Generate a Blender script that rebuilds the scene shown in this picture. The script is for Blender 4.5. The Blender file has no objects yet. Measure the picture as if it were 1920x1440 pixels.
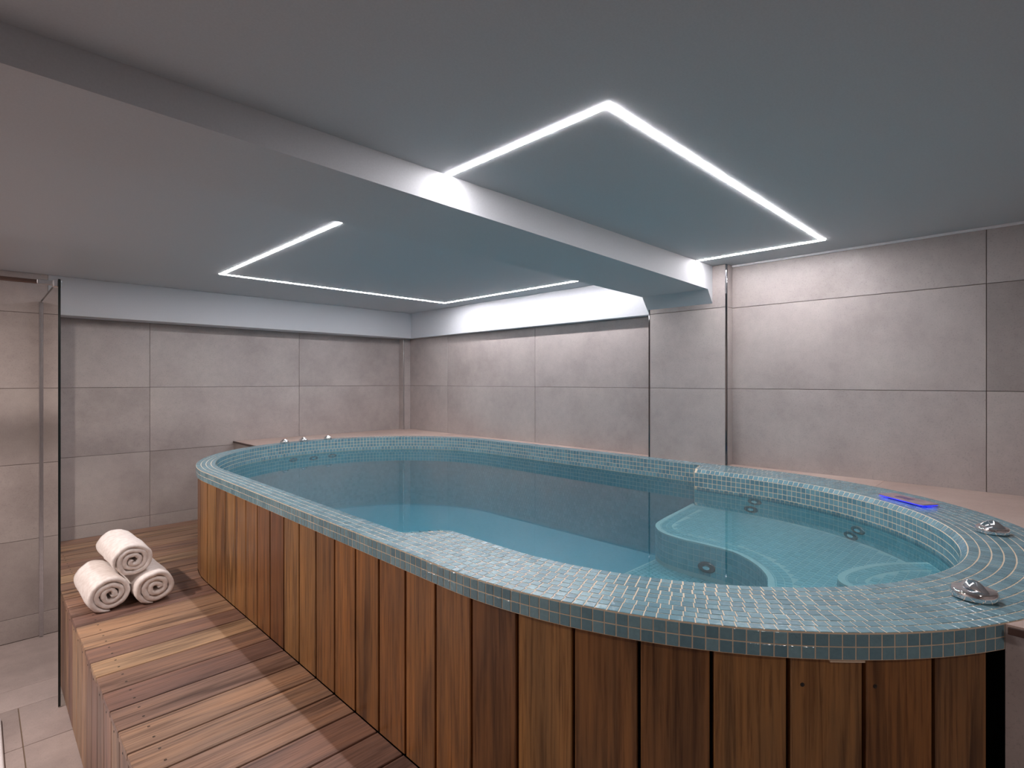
import bpy, bmesh, math, random
from mathutils import Vector, Matrix, noise
random.seed(7)
scene = bpy.context.scene
PI = math.pi

# ------------------------------------------------------------------ camera
F = 1005.0                      # focal length in pixels of the 1920 px frame
HORIZON = 715.0
EYE = 1.66
cam_d = bpy.data.cameras.new('camera')
cam = bpy.data.objects.new('camera', cam_d)
scene.collection.objects.link(cam)
cam.location = (0, 0, EYE)
cam.rotation_euler = (PI / 2, 0, -PI / 4)
cam_d.sensor_width = 36
cam_d.lens = 36 * F / 1920
cam_d.shift_y = (HORIZON - 720) / 1920
cam_d.clip_start = 0.02
scene.camera = cam

# ------------------------------------------------------------------ light and exposure
LED_POWER = 100.0                # emission of the ceiling line lights
LED_COLOR = (1.0, 0.955, 0.985)
WARM_POWER = 13.0               # base watts of the added fill lamps out of view
WARM_COLOR = (1.0, 0.86, 0.80)
world = bpy.data.worlds.new('world')
scene.world = world
world.use_nodes = True
world.node_tree.nodes['Background'].inputs[0].default_value = (0.5, 0.5, 0.5, 1)
world.node_tree.nodes['Background'].inputs[1].default_value = 0.05
scene.view_settings.view_transform = 'Standard'
scene.view_settings.look = 'None'
scene.view_settings.exposure = 0.0
scene.view_settings.gamma = 1.0
scene.view_settings.use_curve_mapping = False
scene.cycles.use_denoising = True
scene.cycles.max_bounces = 10
scene.cycles.diffuse_bounces = 6
scene.cycles.glossy_bounces = 5
scene.cycles.transparent_max_bounces = 16
scene.cycles.sample_clamp_indirect = 6.0
scene.cycles.caustics_reflective = False
scene.cycles.caustics_refractive = False

# ------------------------------------------------------------------ heights (m)
CEIL = EYE + 0.70
RIM = EYE - 0.50
WATER = RIM - 0.105
STEP = EYE - 1.11
SOFFIT = EYE + 0.443
Y_BACK, Y_SHOWER, X_RIGHT, X_PILLAR = 4.84, 4.65, 3.24, 3.16
X_LEFT, Y_FRONT = -1.7, -1.6

# ------------------------------------------------------------------ helpers
def link(o):
    scene.collection.objects.link(o); return o

def tag(o, label=None, cat=None, group=None, kind=None):
    if label: o['label'] = label
    if cat: o['category'] = cat
    if group: o['group'] = group
    if kind: o['kind'] = kind
    return o

def obj(name, me, mat=None, parent=None, loc=None, rot=None):
    o = bpy.data.objects.new(name, me); link(o)
    if mat and not me.materials: me.materials.append(mat)
    if parent: o.parent = parent
    if loc is not None: o.location = loc
    elif parent: o.location = -Vector(parent.location)   # geometry given in world space
    if rot is not None: o.rotation_euler = rot
    return o

def empty(name, loc=(0, 0, 0), rot=(0, 0, 0)):
    o = bpy.data.objects.new(name, None); link(o)
    o.location = loc; o.rotation_euler = rot; o.empty_display_size = 0.1
    return o

def mesh(name, verts, faces, smooth=False):
    me = bpy.data.meshes.new(name)
    me.from_pydata([tuple(v) for v in verts], [], faces)
    me.update()
    if smooth: me.polygons.foreach_set('use_smooth', [True] * len(me.polygons))
    return me

def bm_mesh(name, bm, smooth=False):
    me = bpy.data.meshes.new(name); bm.to_mesh(me); bm.free()
    if smooth: me.polygons.foreach_set('use_smooth', [True] * len(me.polygons))
    return me

def box_bm(x0, x1, y0, y1, z0, z1, bevel=0.0, seg=1):
    bm = bmesh.new()
    bmesh.ops.create_cube(bm, size=1.0)
    for v in bm.verts:
        v.co = Vector((x0 + (v.co.x + .5) * (x1 - x0), y0 + (v.co.y + .5) * (y1 - y0), z0 + (v.co.z + .5) * (z1 - z0)))
    if bevel: bmesh.ops.bevel(bm, geom=bm.edges[:], offset=bevel, segments=seg, affect='EDGES', profile=.5)
    return bm

def box(name, x0, x1, y0, y1, z0, z1, mat, parent=None, bevel=0.0, seg=1):
    return obj(name, bm_mesh(name, box_bm(x0, x1, y0, y1, z0, z1, bevel, seg)), mat, parent)

def prism_mesh(name, pts, z0, z1):
    """closed 2D outline (any simple polygon) as a solid between two heights"""
    bm = bmesh.new()
    a = [bm.verts.new((p[0], p[1], z0)) for p in pts]
    b = [bm.verts.new((p[0], p[1], z1)) for p in pts]
    n = len(pts)
    bm.faces.new(a[::-1]); bm.faces.new(b)
    for i in range(n):
        bm.faces.new((a[i], a[(i + 1) % n], b[(i + 1) % n], b[i]))
    bmesh.ops.recalc_face_normals(bm, faces=bm.faces[:])
    bmesh.ops.triangulate(bm, faces=[f for f in bm.faces if len(f.verts) > 4])
    return bm_mesh(name, bm)

def lathe_mesh(name, prof, seg=32, smooth=True):
    """profile of (radius, z) turned about z"""
    vs, fs = [], []
    for r, z in prof:
        for k in range(seg):
            a = 2 * PI * k / seg
            vs.append((r * math.cos(a), r * math.sin(a), z))
    for i in range(len(prof) - 1):
        for k in range(seg):
            k2 = (k + 1) % seg
            fs.append((i * seg + k, i * seg + k2, (i + 1) * seg + k2, (i + 1) * seg + k))
    fs.append(tuple(range(seg))[::-1])
    fs.append(tuple((len(prof) - 1) * seg + k for k in range(seg)))
    me = mesh(name, vs, fs, smooth)
    if smooth: me.set_sharp_from_angle(angle=math.radians(38))
    return me

# ------------------------------------------------------------------ materials
def new_mat(name):
    m = bpy.data.materials.new(name); m.use_nodes = True
    nt = m.node_tree
    b = nt.nodes['Principled BSDF']
    return m, nt, b

def N(nt, kind, **kw):
    n = nt.nodes.new(kind)
    for k, v in kw.items():
        if k.startswith('i_'):
            key = k[2:].replace('_', ' ')
            n.inputs[key].default_value = v
        else:
            setattr(n, k, v)
    return n

def ramp(nt, stops):
    r = nt.nodes.new('ShaderNodeValToRGB')
    e = r.color_ramp.elements
    while len(e) < len(stops): e.new(0.5)
    for s, (p, c) in zip(e, stops):
        s.position = p; s.color = (c[0], c[1], c[2], 1)
    return r

def srgb(r, g, b):
    f = lambda c: (c / 255 / 12.92) if c / 255 <= .04045 else ((c / 255 + .055) / 1.055) ** 2.4
    return (f(r), f(g), f(b))

def mixc(nt, fac, a, b, mode='MIX'):
    m = nt.nodes.new('ShaderNodeMix'); m.data_type = 'RGBA'; m.blend_type = mode
    for sock, val in ((m.inputs[0], fac), (m.inputs[6], a), (m.inputs[7], b)):
        if hasattr(val, 'links') or hasattr(val, 'is_linked'): nt.links.new(val, sock)
        elif isinstance(val, (int, float)): sock.default_value = val
        else: sock.default_value = (val[0], val[1], val[2], 1)
    return m.outputs[2]

def offset_coords(nt, amount=40.0):
    """object coordinates shifted by the object's own random number"""
    tc = N(nt, 'ShaderNodeTexCoord'); oi = N(nt, 'ShaderNodeObjectInfo')
    mul = N(nt, 'ShaderNodeVectorMath', operation='SCALE'); mul.inputs[0].default_value = (1.0, 0.73, 0.41)
    nt.links.new(oi.outputs['Random'], mul.inputs['Scale'])
    sc = N(nt, 'ShaderNodeVectorMath', operation='SCALE'); sc.inputs['Scale'].default_value = amount
    nt.links.new(mul.outputs[0], sc.inputs[0])
    add = N(nt, 'ShaderNodeVectorMath', operation='ADD')
    nt.links.new(tc.outputs['Object'], add.inputs[0]); nt.links.new(sc.outputs[0], add.inputs[1])
    return add.outputs[0], oi.outputs['Random']

def stone_mat(name, base, dark, light, rough=.5):
    m, nt, b = new_mat(name)
    co, rnd = offset_coords(nt)
    n1 = N(nt, 'ShaderNodeTexNoise', i_Scale=2.2, i_Detail=6.0, i_Roughness=.62); nt.links.new(co, n1.inputs['Vector'])
    r1 = ramp(nt, [(.32, dark), (.5, base), (.7, light)]); nt.links.new(n1.outputs[0], r1.inputs[0])
    n2 = N(nt, 'ShaderNodeTexNoise', i_Scale=160.0, i_Detail=3.0, i_Roughness=.7); nt.links.new(co, n2.inputs['Vector'])
    r2 = ramp(nt, [(.30, (.70, .70, .70)), (.44, (1, 1, 1)), (.75, (1.04, 1.04, 1.04))]); nt.links.new(n2.outputs[0], r2.inputs[0])
    c = mixc(nt, .7, r1.outputs[0], r2.outputs[0], 'MULTIPLY')
    n3 = N(nt, 'ShaderNodeTexNoise', i_Scale=26.0, i_Detail=4.0); nt.links.new(co, n3.inputs['Vector'])
    r3 = ramp(nt, [(.35, (.95, .95, .95)), (.65, (1.04, 1.04, 1.04))]); nt.links.new(n3.outputs[0], r3.inputs[0])
    c = mixc(nt, .6, c, r3.outputs[0], 'MULTIPLY')
    rr = ramp(nt, [(0, (.94, .935, .93)), (1, (1.05, 1.05, 1.05))]); nt.links.new(rnd, rr.inputs[0])
    c = mixc(nt, 1.0, c, rr.outputs[0], 'MULTIPLY')
    nt.links.new(c, b.inputs['Base Color'])
    b.inputs['Roughness'].default_value = rough
    bp = N(nt, 'ShaderNodeBump', i_Strength=.12, i_Distance=.002); nt.links.new(n2.outputs[0], bp.inputs['Height'])
    nt.links.new(bp.outputs[0], b.inputs['Normal'])
    return m

def plain_mat(name, col, rough=.5, metal=0.0, bump=0.0, scale=60.0):
    m, nt, b = new_mat(name)
    tc = N(nt, 'ShaderNodeTexCoord')
    n = N(nt, 'ShaderNodeTexNoise', i_Scale=scale, i_Detail=3.0); nt.links.new(tc.outputs['Object'], n.inputs['Vector'])
    r = ramp(nt, [(.3, [x * .96 for x in col]), (.7, [min(1, x * 1.03) for x in col])]); nt.links.new(n.outputs[0], r.inputs[0])
    nt.links.new(r.outputs[0], b.inputs['Base Color'])
    b.inputs['Roughness'].default_value = rough; b.inputs['Metallic'].default_value = metal
    if bump:
        bp = N(nt, 'ShaderNodeBump', i_Strength=bump, i_Distance=.002); nt.links.new(n.outputs[0], bp.inputs['Height'])
        nt.links.new(bp.outputs[0], b.inputs['Normal'])
    return m

def wood_mat(name, tones, rough=.42, sat=1.0):
    m, nt, b = new_mat(name)
    co, rnd = offset_coords(nt, 60.0)
    mp = N(nt, 'ShaderNodeMapping'); mp.inputs['Scale'].default_value = (1.0, 13.0, 13.0)
    nt.links.new(co, mp.inputs[0])
    big = N(nt, 'ShaderNodeTexNoise', i_Scale=1.3, i_Detail=3.0, i_Distortion=1.2); nt.links.new(mp.outputs[0], big.inputs['Vector'])
    mp2 = N(nt, 'ShaderNodeMapping'); mp2.inputs['Scale'].default_value = (2.5, 70.0, 70.0)
    nt.links.new(co, mp2.inputs[0])
    fine = N(nt, 'ShaderNodeTexNoise', i_Scale=1.6, i_Detail=5.0, i_Roughness=.65, i_Distortion=.4); nt.links.new(mp2.outputs[0], fine.inputs['Vector'])
    tone = ramp(nt, [(i / (len(tones) - 1), t) for i, t in enumerate(tones)]); tone.color_ramp.interpolation = 'LINEAR'
    nt.links.new(rnd, tone.inputs[0])
    rb = ramp(nt, [(.30, (.34, .29, .27)), (.46, (.92, .92, .92)), (.70, (1.38, 1.28, 1.12))]); nt.links.new(big.outputs[0], rb.inputs[0])
    rf = ramp(nt, [(.32, (.46, .40, .36)), (.52, (1, 1, 1)), (.72, (1.26, 1.22, 1.15))]); nt.links.new(fine.outputs[0], rf.inputs[0])
    c = mixc(nt, .85, tone.outputs[0], rb.outputs[0], 'MULTIPLY')
    c = mixc(nt, .95, c, rf.outputs[0], 'MULTIPLY')
    hs = N(nt, 'ShaderNodeHueSaturation'); hs.inputs['Saturation'].default_value = sat; nt.links.new(c, hs.inputs['Color']); c = hs.outputs[0]
    nt.links.new(c, b.inputs['Base Color'])
    b.inputs['Roughness'].default_value = rough
    bp = N(nt, 'ShaderNodeBump', i_Strength=.18, i_Distance=.001); nt.links.new(fine.outputs[0], bp.inputs['Height'])
    nt.links.new(bp.outputs[0], b.inputs['Normal'])
    return m

def mosaic_mat(name, lo, mid, hi, rough=.11):
    m, nt, b = new_mat(name)
    geo = N(nt, 'ShaderNodeNewGeometry'); tc = N(nt, 'ShaderNodeTexCoord'); oi = N(nt, 'ShaderNodeObjectInfo')
    add = N(nt, 'ShaderNodeMath', operation='ADD'); nt.links.new(geo.outputs['Random Per Island'], add.inputs[0]); nt.links.new(oi.outputs['Random'], add.inputs[1])
    fr = N(nt, 'ShaderNodeMath', operation='FRACT'); nt.links.new(add.outputs[0], fr.inputs[0])
    r = ramp(nt, [(0, lo), (.5, mid), (1, hi)]); nt.links.new(fr.outputs[0], r.inputs[0])
    n = N(nt, 'ShaderNodeTexNoise', i_Scale=90.0, i_Detail=2.0); nt.links.new(geo.outputs['Position'], n.inputs['Vector'])
    r2 = ramp(nt, [(.3, (.88, .9, .9)), (.7, (1.08, 1.06, 1.05))]); nt.links.new(n.outputs[0], r2.inputs[0])
    c = mixc(nt, .7, r.outputs[0], r2.outputs[0], 'MULTIPLY')
    nt.links.new(c, b.inputs['Base Color'])
    b.inputs['Roughness'].default_value = rough
    b.inputs['IOR'].default_value = 1.7
    n4 = N(nt, 'ShaderNodeTexNoise', i_Scale=130.0, i_Detail=2.0); nt.links.new(geo.outputs['Position'], n4.inputs['Vector'])
    bp = N(nt, 'ShaderNodeBump', i_Strength=.6, i_Distance=.0018); nt.links.new(n4.outputs[0], bp.inputs['Height'])
    nt.links.new(bp.outputs[0], b.inputs['Normal'])
    return m

def clear_mat(name, tint, ior, ripple=0.0):
    """clear sheet: tinted transmission under a Fresnel mirror"""
    m, nt, b = new_mat(name)
    nt.nodes.remove(b)
    out = nt.nodes['Material Output']
    tr = N(nt, 'ShaderNodeBsdfTransparent'); tr.inputs[0].default_value = (*tint, 1)
    gl = N(nt, 'ShaderNodeBsdfGlossy'); gl.inputs['Roughness'].default_value = 0.0; gl.inputs[0].default_value = (1, 1, 1, 1)
    fr = N(nt, 'ShaderNodeFresnel'); fr.inputs['IOR'].default_value = ior
    mx = N(nt, 'ShaderNodeMixShader')
    nt.links.new(fr.outputs[0], mx.inputs[0]); nt.links.new(tr.outputs[0], mx.inputs[1]); nt.links.new(gl.outputs[0], mx.inputs[2])
    nt.links.new(mx.outputs[0], out.inputs['Surface'])
    if ripple:
        tc = N(nt, 'ShaderNodeTexCoord')
        n = N(nt, 'ShaderNodeTexNoise', i_Scale=2.5, i_Detail=2.0); nt.links.new(tc.outputs['Object'], n.inputs['Vector'])
        bp = N(nt, 'ShaderNodeBump', i_Strength=ripple, i_Distance=.01); nt.links.new(n.outputs[0], bp.inputs['Height'])
        nt.links.new(bp.outputs[0], gl.inputs['Normal'])
    return m

def glow_mat(name, col, power):
    m, nt, b = new_mat(name)
    b.inputs['Base Color'].default_value = (*col, 1)
    b.inputs['Emission Color'].default_value = (*col, 1)
    b.inputs['Emission Strength'].default_value = power
    return m

M = {}
M['stone'] = stone_mat('stone_tile', srgb(172, 163, 160), srgb(158, 149, 146), srgb(182, 174, 170), .42)
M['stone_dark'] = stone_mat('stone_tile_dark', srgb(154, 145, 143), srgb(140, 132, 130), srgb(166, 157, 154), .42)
M['deck'] = stone_mat('deck_tile', srgb(190, 168, 158), srgb(178, 156, 147), srgb(200, 180, 170), .45)
M['floor'] = stone_mat('floor_tile', srgb(172, 160, 157), srgb(156, 145, 142), srgb(186, 174, 170), .4)
M['joint'] = plain_mat('tile_joint', srgb(108, 98, 94), .8)
M['floor_joint'] = plain_mat('floor_joint', srgb(120, 104, 88), .8)
M['paint'] = plain_mat('white_paint', srgb(190, 192, 195), .6, bump=.05, scale=220)
M['soffit'] = plain_mat('soffit_paint', srgb(196, 199, 204), .6, bump=.05, scale=220)
M['grout'] = plain_mat('beige_grout', srgb(228, 212, 188), .75, bump=.2, scale=300)
M['pool_shell'] = plain_mat('pool_shell', srgb(140, 204, 216), .5)
M['mosaic'] = mosaic_mat('glass_mosaic', srgb(100, 140, 155), srgb(113, 154, 168), srgb(126, 167, 180))
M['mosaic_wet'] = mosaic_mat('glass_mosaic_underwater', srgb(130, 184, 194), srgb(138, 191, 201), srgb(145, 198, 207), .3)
M['deep_floor'] = plain_mat('pool_floor', srgb(112, 172, 188), .5)
M['inner_grout'] = plain_mat('inner_grout', srgb(144, 196, 205), .75)
M['grout_wet'] = plain_mat('pale_grout', srgb(188, 214, 214), .75)
M['wood_step'] = wood_mat('deck_wood', [srgb(136, 108, 96), srgb(158, 128, 104), srgb(124, 96, 86), srgb(150, 116, 100), srgb(168, 140, 112)], .45)
M['wood_wall'] = wood_mat('cladding_wood', [srgb(130, 94, 62), srgb(156, 120, 80), srgb(108, 72, 48), srgb(148, 105, 66), srgb(122, 86, 54)], .34, 1.04)
M['black'] = plain_mat('black_backing', (.006, .006, .007), .8)
M['chrome'] = plain_mat('chrome', (.86, .86, .88), .07, 1.0)
M['chrome_dark_reflection'] = plain_mat('chrome_dark_reflection', (.16, .16, .17), .06, 1.0)  # chrome with its dark reflection put into the base colour
M['steel'] = plain_mat('brushed_steel', (.55, .55, .57), .25, 1.0)
M['jet_ring'] = plain_mat('jet_ring', (.20, .18, .18), .35, .6)
M['dark_steel'] = plain_mat('dark_steel', (.07, .065, .06), .3, .9)
M['bronze'] = plain_mat('bronze_profile', srgb(96, 78, 72), .35, .7)
M['water'] = clear_mat('water', (.70, .91, .955), 1.33, .02)
M['glass'] = clear_mat('shower_glass', (.78, .82, .80), 1.5)
M['glass_edge'] = plain_mat('glass_edge', (.006, .012, .012), .15)
M['led'] = glow_mat('led_diffuser', LED_COLOR, LED_POWER)
M['white'] = plain_mat('white_plastic', srgb(225, 222, 224), .4)

# =================================================================== ROOM SHELL
def structure(o): o['kind'] = 'structure'; return o

def tile_grid(parent, axis, pos, sign, us, zs, mat, skip=None, gap=.0024, th=.007, dark=()):
    """tiles on a vertical wall; axis 'x' = wall plane x=pos, 'y' = plane y=pos; sign = side facing the room"""
    for i in range(len(us) - 1):
        for j in range(len(zs) - 1):
            if skip and skip(i, j): continue
            u0, u1, z0, z1 = us[i] + gap / 2, us[i + 1] - gap / 2, zs[j] + gap / 2, zs[j + 1] - gap / 2
            a, b_ = sorted((pos, pos - sign * th))
            if axis == 'y': bm = box_bm(u0, u1, a, b_, z0, z1, .0012)
            else: bm = box_bm(a, b_, u0, u1, z0, z1, .0012)
            c = Vector(((u0 + u1) / 2, pos, (z0 + z1) / 2)) if axis == 'y' else Vector((pos, (u0 + u1) / 2, (z0 + z1) / 2))
            for v in bm.verts: v.co -= c
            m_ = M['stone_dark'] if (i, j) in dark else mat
            obj('tile', bm_mesh('tile', bm), m_, parent, loc=c)

ROWS = [0.151, 0.639, 1.127, 1.615, 2.103]
T = .007    # tile thickness: the backing stands this far behind the tile face

w = structure(box('wall_back', .335, X_RIGHT + .12, Y_BACK + T - .002, Y_BACK + .12, 0, CEIL, M['joint']))
tile_grid(w, 'y', Y_BACK, -1, [.335, .937, 2.089, X_RIGHT], [.45] + ROWS[1:], M['stone'], skip=lambda i, j: j == 0 and i == 2)
w = structure(box('wall_shower', X_LEFT, .335 - .0005, Y_SHOWER + T - .002, Y_BACK + .12, 0, CEIL, M['joint']))
tile_grid(w, 'y', Y_SHOWER, -1, [X_LEFT, -.815, .335], [0.0] + ROWS + [CEIL], M['stone'])
tile_grid(w, 'x', .337, 1, [Y_SHOWER, Y_BACK], [.45] + ROWS[1:], M['stone'])
w = structure(box('wall_right', X_RIGHT + T - .002, X_RIGHT + .12, Y_FRONT, Y_BACK, 0, CEIL, M['joint']))
tile_grid(w, 'x', X_RIGHT, -1, [1.8, 2.974, 4.124, Y_BACK], ROWS[2:], M['stone'])
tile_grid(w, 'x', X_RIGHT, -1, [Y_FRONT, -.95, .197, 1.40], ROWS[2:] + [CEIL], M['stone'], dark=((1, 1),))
structure(box('wall_left', X_LEFT - .1, X_LEFT, Y_FRONT, Y_BACK + .12, 0, CEIL, M['stone']))
structure(box('wall_front', X_LEFT - .1, X_RIGHT + .12, Y_FRONT - .1, Y_FRONT, 0, CEIL, M['stone']))

# pillar on the right wall, tiled, with chrome edge strips
P0, P1 = 1.352, 1.876
w = structure(box('wall_pillar', X_PILLAR + T - .002, X_RIGHT + .002, P0 + T - .002, P1 - T + .002, 1.0, CEIL, M['joint']))
tile_grid(w, 'x', X_PILLAR, -1, [P0 + .008, P1 - .008], ROWS[2:] + [CEIL], M['stone'])
tile_grid(w, 'y', P0, -1, [X_PILLAR + .008, X_RIGHT], ROWS[2:] + [CEIL], M['stone'])
tile_grid(w, 'y', P1, 1, [X_PILLAR + .008, X_RIGHT], ROWS[2:] + [CEIL], M['stone'])
for yy in (P0, P1):
    s = -1 if yy == P0 else 1
    box('edge_strip', X_PILLAR - .001, X_PILLAR + .009, min(yy + s * .001, yy - s * .009), max(yy + s * .001, yy - s * .009), RIM - .01, CEIL - .001, M['chrome_dark_reflection'], w, .0015)

# boxed pipe in the far corner
BX, BY = X_RIGHT - .085, Y_BACK - .085
w = structure(box('wall_corner', BX + T - .002, X_RIGHT + .002, BY + T - .002, Y_BACK + .002, 1.0, SOFFIT, M['joint']))
tile_grid(w, 'x', BX, -1, [BY + .008, Y_BACK], ROWS[2:], M['stone'])
tile_grid(w, 'y', BY, -1, [BX + .008, X_RIGHT], ROWS[2:], M['stone'])
box('edge_strip', BX - .001, BX + .009, BY - .001, BY + .009, RIM - .01, SOFFIT - .001, M['steel'], w, .0015)

# ceiling, soffits, beam with its haunch
structure(box('ceiling', X_LEFT - .1, X_RIGHT + .12, Y_FRONT - .1, Y_BACK + .12, CEIL, CEIL + .1, M['paint']))
structure(box('trim_1', .3355, X_RIGHT, Y_SHOWER, Y_BACK, SOFFIT, CEIL, M['soffit'], None, .002))
structure(box('trim_2', X_RIGHT - .065, X_RIGHT, P1, Y_SHOWER, SOFFIT, CEIL, M['soffit'], None, .002))
structure(box('trim_3', X_RIGHT - .012, X_RIGHT + .001, Y_FRONT, P0 - .001, CEIL - .012, CEIL, M['white'], None, .002))
b0, b1 = 1.440, 1.886
prof = [(X_LEFT, CEIL + .01), (X_LEFT, EYE + .652), (.0, EYE + .620), (3.097, EYE + .553), (3.17, EYE + .460), (3.17, CEIL + .01)]
vs = [(x, b0, z) for x, z in prof] + [(x, b1, z) for x, z in prof]
n = len(prof)
fs = [tuple(range(n)), tuple(range(n, 2 * n))[::-1]] + [(i, i + n, (i + 1) % n + n, (i + 1) % n) for i in range(n)]
bm = bmesh.new(); me = mesh('ceiling_beam', vs, fs); bm.from_mesh(me)
bmesh.ops.recalc_face_normals(bm, faces=bm.faces[:]); bm.to_mesh(me); bm.free()
beam = structure(obj('ceiling_beam', me, M['paint']))

# floor with separate tiles
fl = structure(box('floor', X_LEFT - .1, X_RIGHT + .12, Y_FRONT - .1, Y_BACK + .12, -.1, -.003, M['floor_joint']))
ys = [Y_FRONT, -1.2, -.79, -.38, .03, .44, .85, 1.26, 1.67, 2.08, 2.49, 2.885, 3.292, 3.700, 3.940, Y_SHOWER]
for j in range(len(ys) - 1):
    if ys[j] >= 3.69: xs = [X_LEFT, -.5, .9]
    else: xs = [X_LEFT, -1.05, -.45, .152, .76, 1.49]
    for i in range(len(xs) - 1):
        if xs[i] > .5 and ys[j] > .9: continue
        g = .002
        bm = box_bm(xs[i] + g, xs[i + 1] - g, ys[j] + g, ys[j + 1] - g, -.008, 0.0, .0012)
        c = Vector(((xs[i] + xs[i + 1]) / 2, (ys[j] + ys[j + 1]) / 2, 0))
        for v in bm.verts: v.co -= c
        obj('tile', bm_mesh('tile', bm), M['floor'], fl, loc=c)

# =================================================================== CEILING LINE LIGHTS
LX0, LX1, LY0, LY1, LW = 1.132, 2.962, .788, 3.815, .019
def led_loop(y_end, y_beam, label):
    s = 1 if y_beam > y_end else -1
    root = empty('led_line_light', ((LX0 + LX1) / 2, y_end, CEIL))
    tag(root, label, 'ceiling light', 'line lights in the ceiling')
    h = LW / 2
    for x in (LX0, LX1):
        a, b_ = sorted((y_end + s * h, y_beam))
        box('light_strip', x - h, x + h, a, b_, CEIL - .0020, CEIL + .004, M['led'], root)
    box('light_strip', LX0 - h, LX1 + h, y_end - h, y_end + h, CEIL - .0020, CEIL + .004, M['led'], root)
led_loop(LY0, b0 - .0005, 'glowing white ceiling line light on the near side of the beam')
led_loop(LY1, b1 + .0005, 'glowing white ceiling line light beyond the beam, over the far pool end')

def fill_lamp(x, y, label, power):  # unseen lamps added to brighten the left and near side of the room
    root = empty('added_fill_lamp', (x, y, CEIL))
    tag(root, label, 'ceiling light', 'added fill lamps out of view')
    obj('trim_ring', lathe_mesh('trim_ring', [(.052, -.001), (.06, -.001), (.06, -.006), (.05, -.008), (.045, -.003), (.045, -.001)], 32), M['white'], root, loc=(0, 0, 0))
    ld = bpy.data.lights.new('lamp', 'AREA'); ld.shape = 'DISK'; ld.size = .085; ld.energy = power; ld.color = WARM_COLOR
    lo = bpy.data.objects.new('lamp', ld); link(lo); lo.parent = root; lo.location = (0, 0, -.009)
fill_lamp(-.75, 2.15, 'added round warm fill lamp in the ceiling left of the wooden step', WARM_POWER * 1.15)
fill_lamp(-.75, 3.35, 'added round warm fill lamp in the ceiling of the shower', WARM_POWER * 3.3)

fill_lamp(.5, -.8, 'added round warm fill lamp in the ceiling behind the camera', WARM_POWER * .45)

# =================================================================== POOL
CX, RX = 2.021, 1.131
YN, RYN = 1.15, 1.22            # near end: ellipse centre and half length
YF, RYF = 3.30, 1.155           # far end
PITCH = .0262
NARROW, WIDE = 4 * PITCH, 9 * PITCH
def smooth01(t): t = max(0., min(1., t)); return t * t * (3 - 2 * t)

def outline():
    """outer edge of the rim, counter-clockwise from the left-hand side at YN: (x, y, nx, ny inward, width, blend)"""
    P = []
    def put(x, y, nx, ny, side):
        if side == 'n': k = 1.0
        elif side == 'f': k = 0.0
        elif side == 'l': k = 1 - smooth01((y - 1.405) / .115)
        else: k = 1 - smooth01((y - 1.425) / .05)
        # steep middle of the step in the rim, as in the moulded edge
        P.append((x, y, nx, ny, NARROW + (WIDE - NARROW) * k, k))
    for i in range(160):                                   # near end
        a = PI + PI * i / 160
        nx, ny = -math.cos(a) / RX, -math.sin(a) / RYN
        l = math.hypot(nx, ny); put(CX + RX * math.cos(a), YN + RYN * math.sin(a), nx / l, ny / l, 'n')
    for i in range(430): put(CX + RX, YN + (YF - YN) * i / 430, -1, 0, 'r')
    for i in range(160):
        a = PI * i / 160
        nx, ny = -math.cos(a) / RX, -math.sin(a) / RYF
        l = math.hypot(nx, ny); put(CX + RX * math.cos(a), YF + RYF * math.sin(a), nx / l, ny / l, 'f')
    for i in range(430): put(CX - RX, YF + (YN - YF) * i / 430, 1, 0, 'l')
    return P
OUT = outline(); NP = len(OUT)
CH = .017                        # rounded inner edge of the wide part
def off(i, d): p = OUT[i % NP]; return (p[0] + p[2] * d, p[1] + p[3] * d)
def ztop(i): return RIM - .020 * OUT[i % NP][5]
def win(i): return OUT[i % NP][4] + CH * OUT[i % NP][5]          # inner wall offset

pool = empty('swim_spa', (CX, 2.2, 0))
tag(pool, 'oval raised pool with blue mosaic rim and vertical wood cladding', 'pool')

# body under the tiles: skirt, top, inner wall (one closed band)
GT = .0009
rings = []
SK = 2 * PITCH + .003
def ring(f): rings.append([f(i) for i in range(NP)])
ring(lambda i: (*off(i, .055), RIM - SK))
ring(lambda i: (*off(i, GT), RIM - SK))
ring(lambda i: (*off(i, GT), RIM - GT))
ring(lambda i: (*off(i, OUT[i][4] + GT * .3), RIM - GT))
ring(lambda i: (*off(i, win(i) - GT), ztop(i) - GT))
def band_mesh(name, rings):
    vs = [v for r in rings for v in r]; fs = []
    for a in range(len(rings) - 1):
        for i in range(NP):
            j = (i + 1) % NP
            fs.append((a * NP + i, a * NP + j, (a + 1) * NP + j, (a + 1) * NP + i))
    return mesh(name, vs, fs)
ZW = WATER - .012
ring(lambda i: (*off(i, win(i) - GT), ZW))
obj('rim_body', band_mesh('rim_body', rings), M['grout'], pool)
FLOOR_DEEP, FLOOR_NEAR = .555, .80
TILE_ROWS = 22
Z_T = RIM - .02 - TILE_ROWS * PITCH
obj('inner_wall', band_mesh('inner_wall', [[(*off(i, win(i) - GT), ZW) for i in range(NP)], [(*off(i, win(i) - GT), Z_T) for i in range(NP)]]), M['inner_grout'], pool)
obj('lower_wall', band_mesh('lower_wall', [[(*off(i, win(i)), Z_T + .003) for i in range(NP)], [(*off(i, win(i)), FLOOR_DEEP) for i in range(NP)]]), M['pool_shell'], pool)

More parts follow.
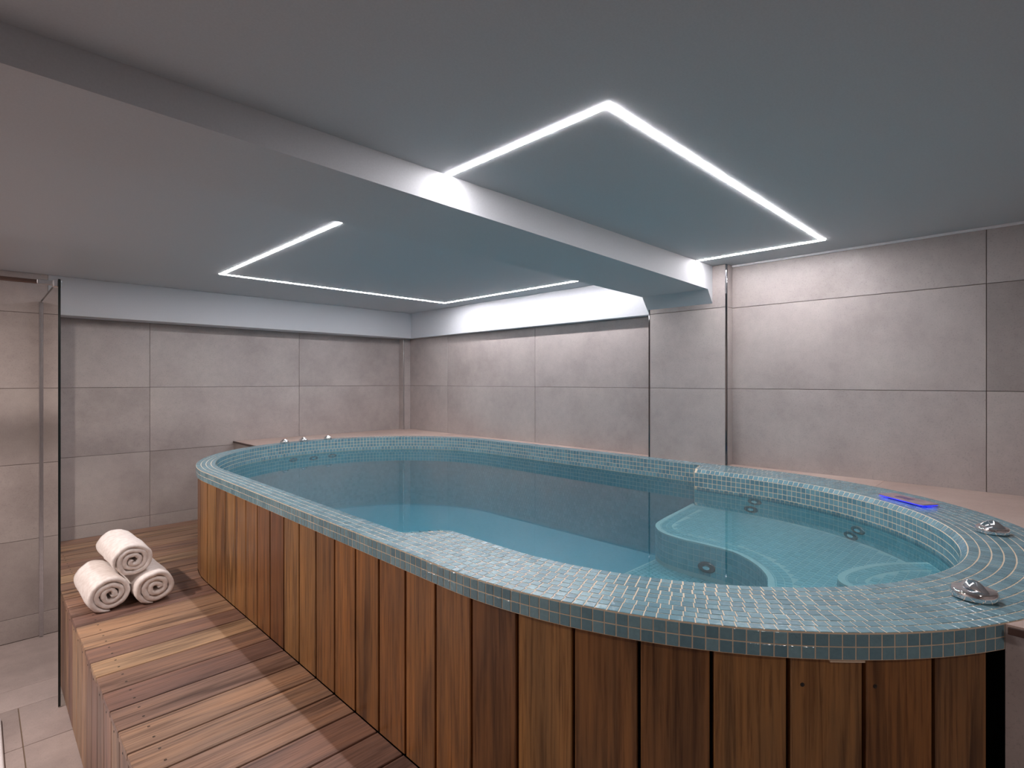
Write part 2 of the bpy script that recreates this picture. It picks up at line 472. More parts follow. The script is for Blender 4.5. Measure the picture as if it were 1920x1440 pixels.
IN = [off(i, win(i) - .001) for i in range(NP)]
obj('deep_floor', prism_mesh('deep_floor', IN[::4], FLOOR_DEEP - .05, FLOOR_DEEP), M['deep_floor'], pool)
EDGE_Y = 1.345
def clip_y(pts, ymax):
    r = []
    for a, b_ in zip(pts, pts[1:] + pts[:1]):
        if a[1] <= ymax: r.append(a)
        if (a[1] <= ymax) != (b_[1] <= ymax):
            t = (ymax - a[1]) / (b_[1] - a[1]); r.append((a[0] + (b_[0] - a[0]) * t, ymax))
    return r
near_poly = clip_y([off(i, win(i) + .0) for i in range(0, NP, 4)], EDGE_Y)
obj('near_floor', prism_mesh('near_floor', near_poly, FLOOR_DEEP, FLOOR_NEAR - .002), M['grout_wet'], pool)

# water
tag(obj('water', mesh('water', [(*IN[i], WATER) for i in range(0, NP, 2)], [tuple(range(NP // 2))]), M['water']),
    'still turquoise water filling the oval pool', 'water')

# ---- underwater bench and step
def catmull(pts, n=14):
    P = [pts[0]] + list(pts) + [pts[-1]]; r = []
    for k in range(1, len(P) - 2):
        for s in range(n):
            t = s / n; p0, p1, p2, p3 = P[k - 1], P[k], P[k + 1], P[k + 2]
            r.append(tuple(.5 * (2 * p1[c] + (p2[c] - p0[c]) * t + (2 * p0[c] - 5 * p1[c] + 4 * p2[c] - p3[c]) * t * t + (3 * p1[c] - p0[c] - 3 * p2[c] + p3[c]) * t ** 3) for c in (0, 1)))
    r.append(tuple(pts[-1])); return r
def inside(p, poly):
    c = False; j = len(poly) - 1
    for i in range(len(poly)):
        a, b_ = poly[i], poly[j]
        if (a[1] > p[1]) != (b_[1] > p[1]) and p[0] < (b_[0] - a[0]) * (p[1] - a[1]) / (b_[1] - a[1]) + a[0]: c = not c
        j = i
    return c
SEAT, SEAT2 = .955, 1.000
S_CURVE = catmull([(2.935, 1.455), (2.70, 1.425), (2.50, 1.40), (2.366, 1.367), (2.27, 1.28), (2.235, 1.16), (2.232, 1.04), (2.21, .91), (2.13, .80), (2.03, .722), (1.91, .672), (1.80, .60), (1.74, .48), (1.72, .36), (1.70, .20)], 10)
def wall_arc(a0, a1, n, grow=0.0):
    r = []
    for k in range(n + 1):
        a = a0 + (a1 - a0) * k / n
        r.append((CX + (RX - WIDE - CH + grow) * math.cos(a), YN + (RYN - WIDE - CH + grow) * math.sin(a)))
    return r
def ang(p): return math.atan2((p[1] - YN) / RYN, (p[0] - CX) / RX)
end = S_CURVE[-1]
seat_poly = S_CURVE + wall_arc(ang(end), 0, 40) + [(2.899, 1.40)]
obj('bench', prism_mesh('bench', seat_poly, FLOOR_NEAR - .01, SEAT - GT), M['grout_wet'], pool)
S2_CURVE = catmull([(1.94, .24), (1.955, .36), (2.0, .47), (2.07, .505), (2.16, .498), (2.25, .468), (2.34, .42), (2.42, .35), (2.46, .31)], 8)
S2_CURVE = [p for p in S2_CURVE if inside(p, wall_arc(-PI, PI, 80))]
seat2_poly = S2_CURVE[::-1] + wall_arc(ang(S2_CURVE[0]), ang(S2_CURVE[-1]), 16)[::1]
obj('footrest', prism_mesh('footrest', seat2_poly, SEAT - .01, SEAT2 - GT), M['grout_wet'], pool)

# ---- mosaic: every tile is a little block
tiles = []        # (corner quad, normal, wet, full)
dline = {}
def arclen(d):
    key = round(d, 5)
    if key not in dline:
        pts = [off(i, d) for i in range(NP)] + [off(0, d)]
        L = [0.0]
        for a, b_ in zip(pts, pts[1:]): L.append(L[-1] + math.hypot(b_[0] - a[0], b_[1] - a[1]))
        dline[key] = L
    return dline[key]
def param_at(L, s):
    s %= L[-1]
    lo, hi = 0, len(L) - 1
    while hi - lo > 1:
        mid = (lo + hi) // 2
        if L[mid] <= s: lo = mid
        else: hi = mid
    return lo + (s - L[lo]) / max(1e-9, L[lo + 1] - L[lo])
def lerp_out(t):
    i = int(t); f = t - i; a, b_ = OUT[i % NP], OUT[(i + 1) % NP]
    return [a[k] + (b_[k] - a[k]) * f for k in range(6)]
def at(t, d):
    p = lerp_out(t); return (p[0] + p[2] * d, p[1] + p[3] * d)
def row(dmid, make, gap=.0026, shift=0.0):
    L = arclen(dmid); n = max(3, round(L[-1] / PITCH)); step = L[-1] / n
    for k in range(n):
        t0 = param_at(L, (k + shift) * step + gap / 2); t1 = param_at(L, (k + shift + 1) * step - gap / 2)
        if t1 < t0: t1 += NP
        q = make(t0, t1)
        if q: tiles.append(q)
G2 = .0013
def top_maker(k):
    def make(t0, t1):
        d0, d1 = k * PITCH + G2, (k + 1) * PITCH - G2
        w0, w1 = lerp_out(t0)[4] - .0008, lerp_out(t1)[4] - .0008
        e0, e1 = min(d1, w0), min(d1, w1)
        if e0 - d0 < .004 and e1 - d0 < .004: return None
        e0, e1 = max(e0, d0 + .001), max(e1, d0 + .001)
        full = e0 == d1 and e1 == d1
        return ([(*at(t0, d0), RIM), (*at(t1, d0), RIM), (*at(t1, e1), RIM), (*at(t0, e0), RIM)], Vector((0, 0, 1)), 0, full)
    return make
for k in range(9): row((k + .5) * PITCH, top_maker(k), shift=.5 * (k % 2) + .13 * (k % 3))
def side_normal(t, s): p = lerp_out(t); return Vector((s * p[2], s * p[3], 0))
def skirt_maker(k):
    def make(t0, t1):
        z1 = RIM - .003 - k * PITCH - G2 * .6; z0 = RIM - .003 - (k + 1) * PITCH + G2 * .6
        a, b_ = at(t0, 0), at(t1, 0)
        return ([(*a, z0), (*b_, z0), (*b_, z1), (*a, z1)], side_normal((t0 + t1) / 2, -1), 0, True)
    return make
for k in range(2): row(0.0, skirt_maker(k))
def chamfer(t0, t1):
    p0, p1 = lerp_out(t0), lerp_out(t1)
    if min(p0[5], p1[5]) < .5: return None
    q = []
    for t, p, e in ((t0, p0, .07), (t1, p1, .07), (t1, p1, .94), (t0, p0, .94)):
        q.append((*at(t, p[4] + CH * p[5] * e), RIM - .020 * p[5] * e))
    nn = Vector((p0[2] * .76, p0[3] * .76, .65))
    return (q, nn, 0, False)
row(WIDE, chamfer)
def wall_maker(k):
    def make(t0, t1):
        p0, p1 = lerp_out(t0), lerp_out(t1)
        q = []
        for t, p, up in ((t0, p0, 0), (t0, p0, 1), (t1, p1, 1), (t1, p1, 0)):
            z = RIM - .020 * p[5] - (k + 1 - up) * PITCH + (G2 if not up else -G2)
            q.append((*at(t, p[4] + CH * p[5]), z))
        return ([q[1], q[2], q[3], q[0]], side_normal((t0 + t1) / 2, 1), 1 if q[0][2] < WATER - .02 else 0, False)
    return make
for k in range(TILE_ROWS): row(NARROW + .05, wall_maker(k), shift=.5 * (k % 2) if k > 1 else 0)

def grid_tiles(poly, z, bound=None, ang0=0.0):
    xs = [p[0] for p in poly]; ys_ = [p[1] for p in poly]
    y = min(ys_); r = 0
    while y < max(ys_):
        x = min(xs) - PITCH + (r % 2) * PITCH * .5
        while x < max(xs):
            q = [(x + G2, y + G2), (x + PITCH - G2, y + G2), (x + PITCH - G2, y + PITCH - G2), (x + G2, y + PITCH - G2)]
            if all(inside(p, poly) for p in q) and (bound is None or not all(inside(p, bound) for p in q)):
                tiles.append(([(*p, z) for p in q], Vector((0, 0, 1)), 1, False))
            x += PITCH
        y += PITCH; r += 1
def resample(pts, step):
    r = [pts[0]]; acc = 0.0
    for a, b_ in zip(pts, pts[1:]):
        L = math.hypot(b_[0] - a[0], b_[1] - a[1]); s = step - acc
        while s <= L:
            r.append((a[0] + (b_[0] - a[0]) * s / L, a[1] + (b_[1] - a[1]) * s / L)); s += step
        acc = (acc + L) % step
    return r
def edge_tiles(curve, side, z, rows_top, rows_face):
    pts = resample(curve, PITCH)
    nor = []
    for i in range(len(pts)):
        a, b_ = pts[max(0, i - 1)], pts[min(len(pts) - 1, i + 1)]
        dx, dy = b_[0] - a[0], b_[1] - a[1]; l = math.hypot(dx, dy); nor.append((dy / l * side, -dx / l * side))
    def P(i, d): return (pts[i][0] + nor[i][0] * d, pts[i][1] + nor[i][1] * d)
    for i in range(len(pts) - 1):
        def lerp(d, f): a, b_ = P(i, d), P(i + 1, d); return (a[0] + (b_[0] - a[0]) * f, a[1] + (b_[1] - a[1]) * f)
        for k in range(rows_top):
            d0, d1 = -(k * PITCH + G2), -((k + 1) * PITCH - G2)
            zz = z - (.006 if k == 0 else 0)
            tiles.append(([(*lerp(d0, .05), zz), (*lerp(d0, .95), zz), (*lerp(d1, .95), z), (*lerp(d1, .05), z)], Vector((0, 0, 1)), 1, False))
        for k in range(rows_face):
            z1, z0 = z - .006 - k * PITCH - G2, z - .006 - (k + 1) * PITCH + G2
            tiles.append(([(*lerp(.0015, .05), z0), (*lerp(.0015, .95), z0), (*lerp(.0015, .95), z1), (*lerp(.0015, .05), z1)], Vector((nor[i][0], nor[i][1], 0)), 1, False))
def shrink(curve, side, d):
    r = []
    for i in range(len(curve)):
        a, b_ = curve[max(0, i - 1)], curve[min(len(curve) - 1, i + 1)]
        dx, dy = b_[0] - a[0], b_[1] - a[1]; l = math.hypot(dx, dy) or 1
        r.append((curve[i][0] - dy / l * side * d, curve[i][1] + dx / l * side * d))
    return r
# bench: outward of the S curve lies to the right of its direction of travel
S_SIDE = 1
edge_tiles(S_CURVE, S_SIDE, SEAT, 3, 5)
inner_seat = shrink(S_CURVE, S_SIDE, 3 * PITCH) + seat_poly[len(S_CURVE):]
grid_tiles(inner_seat, SEAT, seat2_poly)
edge_tiles(S2_CURVE, -1, SEAT2, 3, 1)
inner2 = shrink(S2_CURVE, -1, 3 * PITCH)[::-1] + seat2_poly[len(S2_CURVE):]
grid_tiles(inner2, SEAT2)
grid_tiles(near_poly, FLOOR_NEAR, seat_poly)

def project(p):
    x, y, z = p; dep = (x + y) / math.sqrt(2)
    if dep < .05: return None
    return (960 + F * (x - y) / (x + y), HORIZON - F * (z - EYE) / dep)
def shown_area(t):
    q, nrm = t[0], t[1]
    c = Vector([sum(v[k] for v in q) / 4 for k in range(3)])
    if (c - Vector((0, 0, EYE))).dot(nrm) > 0: return 0
    P = [project(v) for v in q]
    if any(p is None or p[0] < -5 or p[0] > 1925 or p[1] > 1445 for p in P): return 0
    return abs(sum(P[i][0] * P[(i + 1) % 4][1] - P[(i + 1) % 4][0] * P[i][1] for i in range(4))) / 2
order = sorted([i for i in range(len(tiles)) if tiles[i][3]], key=lambda i: -shown_area(tiles[i]))
single = set(order[:300])
S = (PITCH - .0026) / 2
tv = [(sx * S, sy * S, -.003) for sx, sy in ((-1, -1), (1, -1), (1, 1), (-1, 1))] + [(sx * S, sy * S, -.0006) for sx, sy in ((-1, -1), (1, -1), (1, 1), (-1, 1))] + [(sx * (S - .0008), sy * (S - .0008), 0) for sx, sy in ((-1, -1), (1, -1), (1, 1), (-1, 1))]
tf = [(8, 9, 10, 11)] + [(4 + i, 4 + (i + 1) % 4, 8 + (i + 1) % 4, 8 + i) for i in range(4)] + [(i, (i + 1) % 4, 4 + (i + 1) % 4, 4 + i) for i in range(4)]
tile_me = mesh('mosaic_tile', tv, tf); tile_me.materials.append(M['mosaic'])
for i in sorted(single):
    q, nrm = tiles[i][0], tiles[i][1]
    c = Vector([sum(v[k] for v in q) / 4 for k in range(3)])
    ex = (Vector(q[1]) - Vector(q[0])).normalized(); ey = nrm.cross(ex)
    o = bpy.data.objects.new('mosaic_tile', tile_me); link(o); o.parent = pool
    mt = Matrix((ex, ey, nrm)).transposed().to_4x4(); mt.translation = c - pool.location + nrm * random.uniform(0, .0004)
    o.matrix_local = mt
def stuff_tiles(name, sel, mat):
    vs, fs = [], []
    for i in sel:
        q, nrm = tiles[i][0], tiles[i][1]
        Q = [Vector(v) for v in q]; c = sum(Q, Vector()) / 4; b0_ = len(vs)
        tilt = Vector((random.uniform(-1, 1), random.uniform(-1, 1), random.uniform(-1, 1))) * .0003
        for v in Q: vs.append(v - nrm * .003)
        for v in Q: vs.append(v + (c - v).normalized() * .0007 + tilt)
        e1 = (Q[1] - Q[0]).cross(Q[2] - Q[0])
        if e1.dot(nrm) >= 0:
            fs.append((b0_ + 4, b0_ + 5, b0_ + 6, b0_ + 7)); fs += [(b0_ + k, b0_ + (k + 1) % 4, b0_ + 4 + (k + 1) % 4, b0_ + 4 + k) for k in range(4)]
        else:
            fs.append((b0_ + 7, b0_ + 6, b0_ + 5, b0_ + 4)); fs += [(b0_ + 4 + k, b0_ + 4 + (k + 1) % 4, b0_ + (k + 1) % 4, b0_ + k) for k in range(4)]
    o = obj(name, mesh(name, vs, fs), mat, pool); o['kind'] = 'stuff'; return o
stuff_tiles('mosaic_field', [i for i in range(len(tiles)) if i not in single and not tiles[i][2]], M['mosaic'])
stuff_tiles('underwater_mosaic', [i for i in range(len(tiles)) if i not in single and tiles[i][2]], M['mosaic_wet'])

# ---- wood cladding
CLAD = .010
def clad_pt(s): return at(param_at(arclen(CLAD), s), CLAD)
Lc = arclen(CLAD)
# arc length of the point x = left side, y = 1.199 (a board joint in the photograph)
i0 = min((i for i in range(NP) if OUT[i][3] == 0 and OUT[i][2] > 0), key=lambda i: abs(OUT[i][1] - 1.199))
s0 = Lc[i0]
PW = .1478
def plank_mesh(name, L, W, Th, bevel=.003):
    return bm_mesh(name, box_bm(-L / 2, L / 2, -W / 2, W / 2, -Th, 0, bevel))
ZR = RIM - SK - .001
short = plank_mesh('plank', ZR - (STEP + .0006), PW - .0085, .02, .002)
tall = plank_mesh('plank', ZR - .004, PW - .0085, .02, .002)
half = plank_mesh('plank', ZR - .004, .062, .02)
screw_me = lathe_mesh('screw', [(.0001, .0), (.0042, .0), (.0042, .0008), (.0025, .0012), (.0018, .0004), (.0001, .0004)], 12)
def plank(sa, sb, me, z0, z1, screws=()):
    a, b_ = Vector(clad_pt(sa)).to_3d(), Vector(clad_pt(sb)).to_3d()
    tg = (b_ - a).normalized(); nrm = Vector((tg.y, -tg.x, 0))     # outline runs counter-clockwise: outward is to the right
    c = (a + b_) / 2
    t = param_at(Lc, (sa + sb) / 2); m_ = Vector(at(t, CLAD)).to_3d()
    c = c if abs((m_ - c).length) < 1e-4 else c + (m_ - c) * .4
    ex = Vector((0, 0, 1)); ez = nrm; ey = ez.cross(ex)
    o = bpy.data.objects.new('plank', me); link(o); o.parent = pool
    mt = Matrix((ex, ey, ez)).transposed().to_4x4(); mt.translation = Vector((c.x, c.y, (z0 + z1) / 2)) - pool.location
    o.matrix_local = mt
    for lx, ly in screws:
        s_ = obj('screw', screw_me, M['dark_steel'], o, loc=(lx, ly, -.0002))
    return o
for me in (short, tall, half): me.materials.append(M['wood_wall'])
k = 0
planks_xy = []
while True:                                       # towards the far end
    sa, sb = s0 - (k + 1) * PW, s0 - k * PW
    m_ = clad_pt(sa)
    if m_[1] > 4.0 and m_[0] > 1.515: break
    plank(sa, sb, short, STEP + .0006, ZR); k += 1
k = 0
while True:                                       # towards the near end
    sa, sb = s0 + k * PW, s0 + (k + 1) * PW
    e = clad_pt(sb); m_ = clad_pt((sa + sb) / 2)
    if e[0] > 1.486 and m_[1] < 1:
        a = clad_pt(sa)
        wd = 0.0
        while clad_pt(sa + wd + .01)[0] < 1.484: wd += .002
        last = plank_mesh('plank', ZR - .004, wd, .02, .002); last.materials.append(M['wood_wall'])
        plank(sa + .004, sa + .004 + wd, last, .004, ZR); break
    sc_ = []
    if m_[0] > 1.12: sc_ = [(ZR / 2 - .058, .052 if k % 2 else .047), (-.35, .05)]
    st = m_[1] > 1.0
    plank(sa, sb, short if st else tall, (STEP + .0006) if st else .004, ZR, sc_); k += 1
vs, fs = [], []
# contiguous run: far-left .. left side .. (wraps) .. near-left
run = [i for i in range(NP // 2, NP) if OUT[i][0] < 1.53] + [i for i in range(0, NP // 2) if OUT[i][0] < 1.487]
for i in run:
    x, y = off(i, CLAD + .024); vs += [(x, y, STEP + .003 if OUT[i][1] > 1.06 else 0.0), (x, y, ZR + .002)]
fs = [(2 * i, 2 * i + 2, 2 * i + 3, 2 * i + 1) for i in range(len(run) - 1)]
obj('cladding_back', mesh('cladding_back', vs, fs), M['black'], pool)
# mortar left bare under the rim
mp_ = [off(i, .006) for i in range(NP) if 1.195 < OUT[i][0] < 1.262 and OUT[i][1] < 1]
mq = [off(i, .022) for i in range(NP) if 1.195 < OUT[i][0] < 1.262 and OUT[i][1] < 1]
obj('mortar_patch', prism_mesh('mortar_patch', mp_ + mq[::-1], ZR - .0065, ZR + .004), M['grout'], pool)

# ---- jets under water
jet_ring = lathe_mesh('jet', [(.012, .004), (.016, .006), (.022, .007), (.034, .006), (.038, .002), (.038, -.004), (.012, -.004)], 28)
jet_in = lathe_mesh('nozzle', [(.0005, .008), (.009, .009), (.015, .0075), (.017, .003), (.0005, -.003)], 20)
def jet(x, y, z, nx, ny, flat=.45, size=1.0):
    o = obj('jet', jet_ring, M['jet_ring'], pool, loc=Vector((x, y, z)) - pool.location)
    n_ = Vector((nx, ny, 0)).normalized(); up = Vector((0, 0, 1)); side = up.cross(n_)
    mt = Matrix((side * size, up * flat * size, n_)).transposed().to_4x4(); mt.translation = o.location
    o.matrix_local = mt
    obj('nozzle', jet_in, M['chrome'], o, loc=(0, 0, 0))
def wall_jet(px, z, flat=.45):
    u = (px - 960) / F; r = (1 - u) / (1 + u)
    best = min((i for i in range(NP) if OUT[i][0] > 1.2), key=lambda i: abs(math.atan2(off(i, win(i))[1], off(i, win(i))[0]) - math.atan(r)) - .002 * math.hypot(*off(i, win(i))))
    p = off(best, win(best) - .002); jet(p[0], p[1], z, OUT[best][2], OUT[best][3], flat)
for px, z in ((1418, 1.026), (1411, .982), (1610, 1.006), (1597, .972), (552, 1.022), (588, 1.016), (625, 1.022)): wall_jet(px, z)  # lower jet of each right-hand pair stands for the upper one's duplicate water image
jet(2.226, 1.04, .858, -1, -.1, .62)
# small overflow fitting on the inner wall, right end
ib = min(range(160), key=lambda i: abs(off(i, win(i))[0] - 1.99))
p = off(ib, win(ib) - .004)
o = obj('overflow_fitting', lathe_mesh('overflow_fitting', [(.0005, .004), (.012, .004), (.015, .001), (.015, -.004), (.0005, -.004)], 20), M['steel'], pool, loc=Vector((p[0], p[1], WATER + .022)) - pool.location)
o.rotation_euler = Vector((OUT[ib][2], OUT[ib][3], 0)).to_track_quat('Z', 'Y').to_euler()

# =================================================================== STONE LEDGE ROUND THE POOL
DECK = RIM - .002
ring_pts = []
for i in list(range(0, NP // 2 + 200)):
    x, y = off(i, -.0005)
    if i < 160 and x < 1.492: continue
    if 590 <= i and x < 1.532: break
    ring_pts.append((x, y))
outer_pts = [(1.532, Y_BACK - .0015), (X_RIGHT - .0015, Y_BACK - .0015), (X_RIGHT - .0015, Y_FRONT + .002), (1.492, Y_FRONT + .002)]
deck_poly = ring_pts + outer_pts
ledge = tag(empty('stone_ledge', (2.4, 2.0, 0)), 'beige stone ledge between the pool rim and the tiled walls', 'ledge')
obj('ledge_body', prism_mesh('ledge_body', deck_poly, 0.0, DECK - .010), M['stone'], ledge)
full = bmesh.new(); tmp = prism_mesh('t', deck_poly, DECK - .010, DECK); full.from_mesh(tmp); bpy.data.meshes.remove(tmp)
cuts = [Y_FRONT - .1, -.57, .583, 1.733, 2.883, 4.033, Y_BACK + .1]
for a, b_ in zip(cuts, cuts[1:]):
    bm = full.copy()
    for yy, nn in ((a + .001, -1), (b_ - .001, 1)):
        bmesh.ops.bisect_plane(bm, geom=bm.verts[:] + bm.edges[:] + bm.faces[:], plane_co=(0, yy, 0), plane_no=(0, nn, 0), clear_outer=True)
        ed = [e for e in bm.edges if e.is_boundary]
        if ed: bmesh.ops.holes_fill(bm, edges=ed)
    obj('slab', bm_mesh('slab', bm), M['deck'], ledge)
full.free()
box('edge_profile', 1.486, 1.4925, Y_FRONT + .002, .058, DECK - .014, DECK + .001, M['bronze'], ledge, .001)
box('edge_profile', 1.526, 1.5325, 4.347, Y_BACK - .002, DECK - .014, DECK + .001, M['bronze'], ledge, .001)

# =================================================================== WOODEN STEP
SX0, SX1 = .318, CX - RX + CLAD - .0008
step_o = tag(empty('wooden_step', ((SX0 + SX1) / 2, 2.9, 0)), 'wide wooden plank step running along the left side of the pool', 'step')
BW = .1451
board = bm_mesh('board', box_bm(-(SX1 - SX0) / 2, (SX1 - SX0) / 2, -BW / 2 + .0034, BW / 2 - .0034, -.024, 0, .002)); board.materials.append(M['wood_step'])
screw_dark = M['dark_steel']
y = 1.938 - 6 * BW
def board_end(yy):
    """boards beyond the straight side run on to the rounded pool end and the ledge"""
    if yy <= YF: return SX1
    if yy >= YF + RYF - CLAD: return 1.522
    return min(1.522, CX - (RX - CLAD) * math.sqrt(max(0., 1 - ((yy - YF) / (RYF - CLAD)) ** 2)) - .001)
while y < Y_BACK - .01:
    y1 = min(y + BW, Y_BACK - .002)
    if board_end(y1) == SX1 and y1 == y + BW: me = board
    else:
        cx_, cy_ = (SX0 + SX1) / 2, (y + y1) / 2
        ya, yb = y + .0034, y1 - .0034
        pts = [(SX0 - cx_, ya - cy_)] + [(board_end(ya + (yb - ya) * q / 8) - cx_, ya + (yb - ya) * q / 8 - cy_) for q in range(9)] + [(SX0 - cx_, yb - cy_)]
        me = prism_mesh('board', pts, -.024, 0); me.materials.append(M['wood_step'])
    ln = SX1 - SX0
    o = obj('board', me, None, step_o, loc=Vector(((SX0 + SX1) / 2, (y + y1) / 2, STEP)) - step_o.location)
    for sy in (-.035, .035):
        obj('screw', screw_me, screw_dark, o, loc=(-ln / 2 + .075, sy, -.0004))
    y = y1
# vertical front boards
fb_h = STEP - .026 - .004
fboard = plank_mesh('front_board', fb_h, .1435, .018); fboard.materials.append(M['wood_step'])
y = 1.069
while y < 4.5:
    o = bpy.data.objects.new('front_board', fboard); link(o); o.parent = step_o
    ex, ez = Vector((0, 0, 1)), Vector((-1, 0, 0)); ey = ez.cross(ex)
    mt = Matrix((ex, ey, ez)).transposed().to_4x4(); mt.translation = Vector((SX0 + .007, y + .074, .004 + fb_h / 2)) - step_o.location
    o.matrix_local = mt
    obj('screw', screw_me, screw_dark, o, loc=(fb_h / 2 - .03, .02, -.0002))
    y += .148
box('frame', SX0 + .03, SX1 - .02, 1.075, Y_BACK - .01, 0, STEP - .026, M['black'], step_o)

# =================================================================== SHOWER GLASS
GX, GY0, GY1, GZ = .300, 3.560, 4.642, EYE + .519
gl = tag(empty('shower_screen', (GX, (GY0 + GY1) / 2, 0)), 'frameless clear glass shower screen with chrome wall channel beside the step', 'shower screen')
obj('glass_pane', mesh('glass_pane', [(GX, GY0, .004), (GX, GY1, .004), (GX, GY1, GZ), (GX, GY0, GZ)], [(0, 1, 2, 3)]), M['glass'], gl)
box('glass_edge', GX - .005, GX + .005, GY0 - .004, GY0, .004, GZ, M['glass_edge'], gl)
box('top_edge', GX - .004, GX + .004, GY0, GY1, GZ, GZ + .002, M['glass_edge'], gl)
box('wall_channel', GX - .011, GX + .011, GY1 - .02, Y_SHOWER - .0005, .002, GZ - .004, M['steel'], gl, .002)
# stabiliser bar to the left wall
BZ = GZ - .018
bar = obj('support_bar', mesh('support_bar', *(lambda r, x0, x1: ([(x, GY0 + .03 + r * math.cos(a), BZ + r * math.sin(a)) for x in (x0, x1) for a in [2 * PI * k / 16 for k in range(16)]],
      [(k, (k + 1) % 16, 16 + (k + 1) % 16, 16 + k) for k in range(16)]))(.011, X_LEFT + .002, GX - .02), True), M['bronze'], gl)
box('bar_socket', GX - .085, GX - .022, GY0 + .018, GY0 + .042, BZ - .012, BZ + .012, M['steel'], gl, .003, 2)
box('glass_clamp', GX - .024, GX + .012, GY0 + .008, GY0 + .05, BZ - .02, BZ + .016, M['chrome'], gl, .004, 2)

# pale strip on the floor at the picture edge
tag(box('floor_kerb', -.55, .086, 2.3, 3.62, 0.0, .02, M['white'], None, .008, 3), 'low white kerb on the stone floor at the left picture edge', 'kerb')

# =================================================================== TOWELS
def towel_mat():
    m, nt, b = new_mat('white_terry')
    tc = N(nt, 'ShaderNodeTexCoord')
    n = N(nt, 'ShaderNodeTexNoise', i_Scale=420.0, i_Detail=2.0); nt.links.new(tc.outputs['Object'], n.inputs['Vector'])
    n2 = N(nt, 'ShaderNodeTexNoise', i_Scale=45.0, i_Detail=3.0); nt.links.new(tc.outputs['Object'], n2.inputs['Vector'])
    r = ramp(nt, [(.3, srgb(226, 216, 210)), (.7, srgb(246, 240, 236))]); nt.links.new(n2.outputs[0], r.inputs[0])
    nt.links.new(r.outputs[0], b.inputs['Base Color']); b.inputs['Roughness'].default_value = .95
    b.inputs['Sheen Weight'].default_value = .3
    a = N(nt, 'ShaderNodeMath', operation='ADD'); nt.links.new(n.outputs[0], a.inputs[0]); nt.links.new(n2.outputs[0], a.inputs[1])
    bp = N(nt, 'ShaderNodeBump', i_Strength=.5, i_Distance=.004); nt.links.new(a.outputs[0], bp.inputs['Height'])
    nt.links.new(bp.outputs[0], b.inputs['Normal'])
    return m
M['towel'] = towel_mat()
def towel_mesh(seed, R=.0865, L=.395, turns=3.0, end=250, squash=.94):
    phase = math.radians(end) - turns * 2 * PI
    pitch = (R - .012) / turns; th = pitch * .95
    steps = 150; nl = 9; ns = 6
    prof = []
    hl = L / 2 - th / 2
    for k in range(nl): prof.append((-hl + 2 * hl * k / (nl - 1), th / 2))
    for k in range(1, ns): a = PI / 2 - PI * k / ns; prof.append((hl + th / 2 * math.cos(a), th / 2 * math.sin(a)))
    for k in range(nl): prof.append((hl - 2 * hl * k / (nl - 1), -th / 2))
    for k in range(1, ns): a = -PI / 2 - PI * k / ns; prof.append((-hl + th / 2 * math.cos(a), th / 2 * math.sin(a)))
    m_ = len(prof); vs, fs = [], []
    for i in range(steps + 1):
        f = i / steps; thv = f * turns * 2 * PI
        r = .010 + pitch * f * turns
        tp = min(1.0, (1 - f) * 26 + .12, f * 26 + .25)          # ends thin out
        sl = .010 * noise.noise((f * 9.0, seed * 3.1, 0)) + .012 * (1 - f)
        for ax, rd in prof:
            rr = r + rd * tp - (1 - tp) * th * .3
            w_ = noise.noise((ax * 9 + seed, thv * 1.1, seed * 2.0)) * .006 + noise.noise((ax * 40, thv * 4.0 + seed, 1.0)) * .0028
            rr = max(.001, rr + w_)
            an = thv + phase
            x, z = rr * math.cos(an), rr * math.sin(an) * squash
            vs.append((x, ax * (1 - .015 * (1 - f)) - sl * (1 if ax < 0 else -1) * .6, z))
    for i in range(steps):
        for k in range(m_):
            k2 = (k + 1) % m_
            fs.append((i * m_ + k, (i + 1) * m_ + k, (i + 1) * m_ + k2, i * m_ + k2))
    fs.append(tuple(range(m_))); fs.append(tuple(steps * m_ + k for k in range(m_))[::-1])
    zmin = min(v[2] for v in vs)
    return mesh('rolled_towel', vs, fs, True), -zmin
def towel(seed, x, y, z, rz, label, **kw):
    me, low = towel_mesh(seed, **kw)
    o = obj('rolled_towel', me, M['towel'], loc=(x, y, z + low)); o.rotation_euler = (0, 0, rz)
    tag(o, label, 'towel', 'rolled towels stacked on the step')
    return o
towel(1, .454, 3.397, STEP + .0005, math.radians(2), 'rolled white towel at bottom left of the stack, nearest the shower glass', end=268)
towel(2, .639, 3.357, STEP + .0005, math.radians(1), 'rolled white towel at bottom right of the stack, nearest the pool', end=258, turns=2.8)
towel(3, .549, 3.410, STEP + .146, math.radians(2), 'rolled white towel lying on top of the other two', end=205, turns=3.2)

# =================================================================== CHROME AIR CONTROLS
base_me = lathe_mesh('base', [(.0005, 0), (.040, 0), (.0435, .003), (.044, .010), (.0435, .017), (.041, .0205), (.036, .0215), (.0005, .0225)], 40)
def fin_mesh():
    vs, fs = [], []; nx, nc = 18, 7
    for i in range(nx + 1):
        t = i / nx; x = -.037 + .074 * t
        h = .021 * math.sin(PI * t) ** .9
        wd = .0025 + .0105 * math.sin(PI * t) ** .7
        for c, hh in ((1, 0), (.78, .45), (.3, .93), (0, 1), (-.3, .93), (-.78, .45), (-1, 0)):
            vs.append((x, wd * c, .0205 + h * hh))
    for i in range(nx):
        for k in range(nc - 1): fs.append((i * nc + k, i * nc + k + 1, (i + 1) * nc + k + 1, (i + 1) * nc + k))
    fs.append(tuple(range(nc))[::-1]); fs.append(tuple(nx * nc + k for k in range(nc)))
    me = mesh('handle', vs, fs, True); me.set_sharp_from_angle(angle=math.radians(35)); return me
fin = fin_mesh()
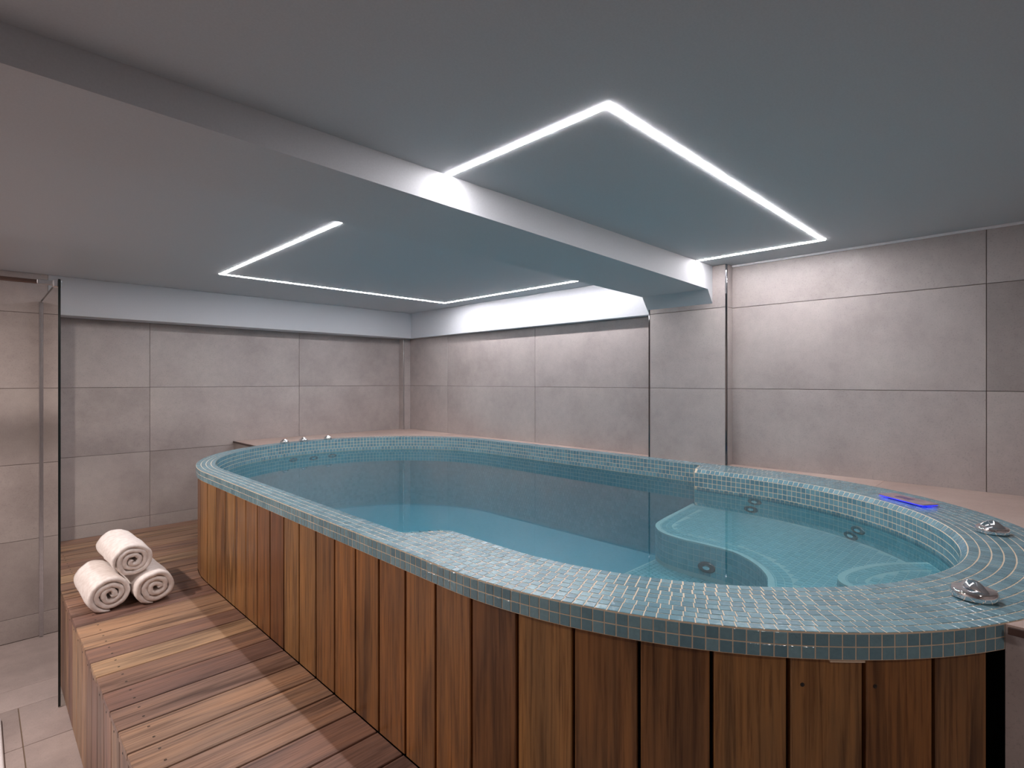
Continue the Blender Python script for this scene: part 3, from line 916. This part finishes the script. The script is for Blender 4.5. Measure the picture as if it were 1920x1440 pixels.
def knob(x, y, rz, scale, label):
    root = empty('air_control', (x, y, RIM + .0002), (0, 0, rz)); root.scale = (scale,) * 3
    tag(root, label, 'air control', 'chrome air controls on the pool rim')
    obj('base', base_me, M['chrome'], root, loc=(0, 0, 0)); obj('handle', fin, M['chrome'], root, loc=(0, 0, 0))
knob(1.630, .121, math.radians(52), 1.0, 'round chrome air control with ridge handle on the near rim, largest of five')
knob(2.372, .130, math.radians(70), 1.0, 'round chrome air control on the rim between blue-lit panel and nearest knob')
def far_rim(px):
    u = (px - 960) / F; best = min(range(590, 750), key=lambda i: abs(math.atan2(off(i, .05)[1], off(i, .05)[0]) - math.atan((1 - u) / (1 + u))))
    return off(best, .048)
for px, lab in ((534, 'small chrome knob on the far rim, leftmost of three in a row'), (571, 'small chrome knob on the far rim, middle of three in a row'), (613, 'small chrome knob on the far rim, rightmost of three in a row')):
    x, y = far_rim(px); knob(x, y, math.radians(-40), .78, lab)

# =================================================================== BLUE LIT CONTROL PANEL
M['blue'] = glow_mat('blue_edge_light', (.03, .04, 1.0), 1.5)
def panel_glass():
    m, nt, b = new_mat('panel_glass')
    tc = N(nt, 'ShaderNodeTexCoord'); n = N(nt, 'ShaderNodeTexNoise', i_Scale=30.0); nt.links.new(tc.outputs['Object'], n.inputs['Vector'])
    r = ramp(nt, [(.3, srgb(150, 128, 140)), (.7, srgb(176, 152, 158))]); nt.links.new(n.outputs[0], r.inputs[0])
    nt.links.new(r.outputs[0], b.inputs['Base Color']); b.inputs['Roughness'].default_value = .12; return m
cp = empty('control_panel', (2.739, .414, RIM + .0002), (0, 0, math.atan2(.518 - .344, 2.772 - 2.641)))
tag(cp, 'flat glass control panel glowing blue at its edge, on the rim', 'control panel')
def rounded(l, w_, r, n=5):
    P = []
    for cx, cy, a0 in ((l - r, w_ - r, 0), (-l + r, w_ - r, PI / 2), (-l + r, -w_ + r, PI), (l - r, -w_ + r, 1.5 * PI)):
        for k in range(n + 1): P.append((cx + r * math.cos(a0 + PI / 2 * k / n), cy + r * math.sin(a0 + PI / 2 * k / n)))
    return P
obj('foot', prism_mesh('foot', rounded(.075, .026, .01), 0, .006), M['dark_steel'], cp, loc=(0, 0, 0))
obj('edge_light', prism_mesh('edge_light', rounded(.107, .039, .012), .0055, .009), M['blue'], cp, loc=(0, 0, 0))
obj('cover_plate', prism_mesh('cover_plate', rounded(.1095, .0415, .012), .009, .0125), panel_glass(), cp, loc=(0, 0, 0))
obj('display', prism_mesh('display', rounded(.035, .017, .003), .0125, .0129), plain_mat('violet_display', srgb(82, 54, 122), .15), cp, loc=(.012, .002, 0))
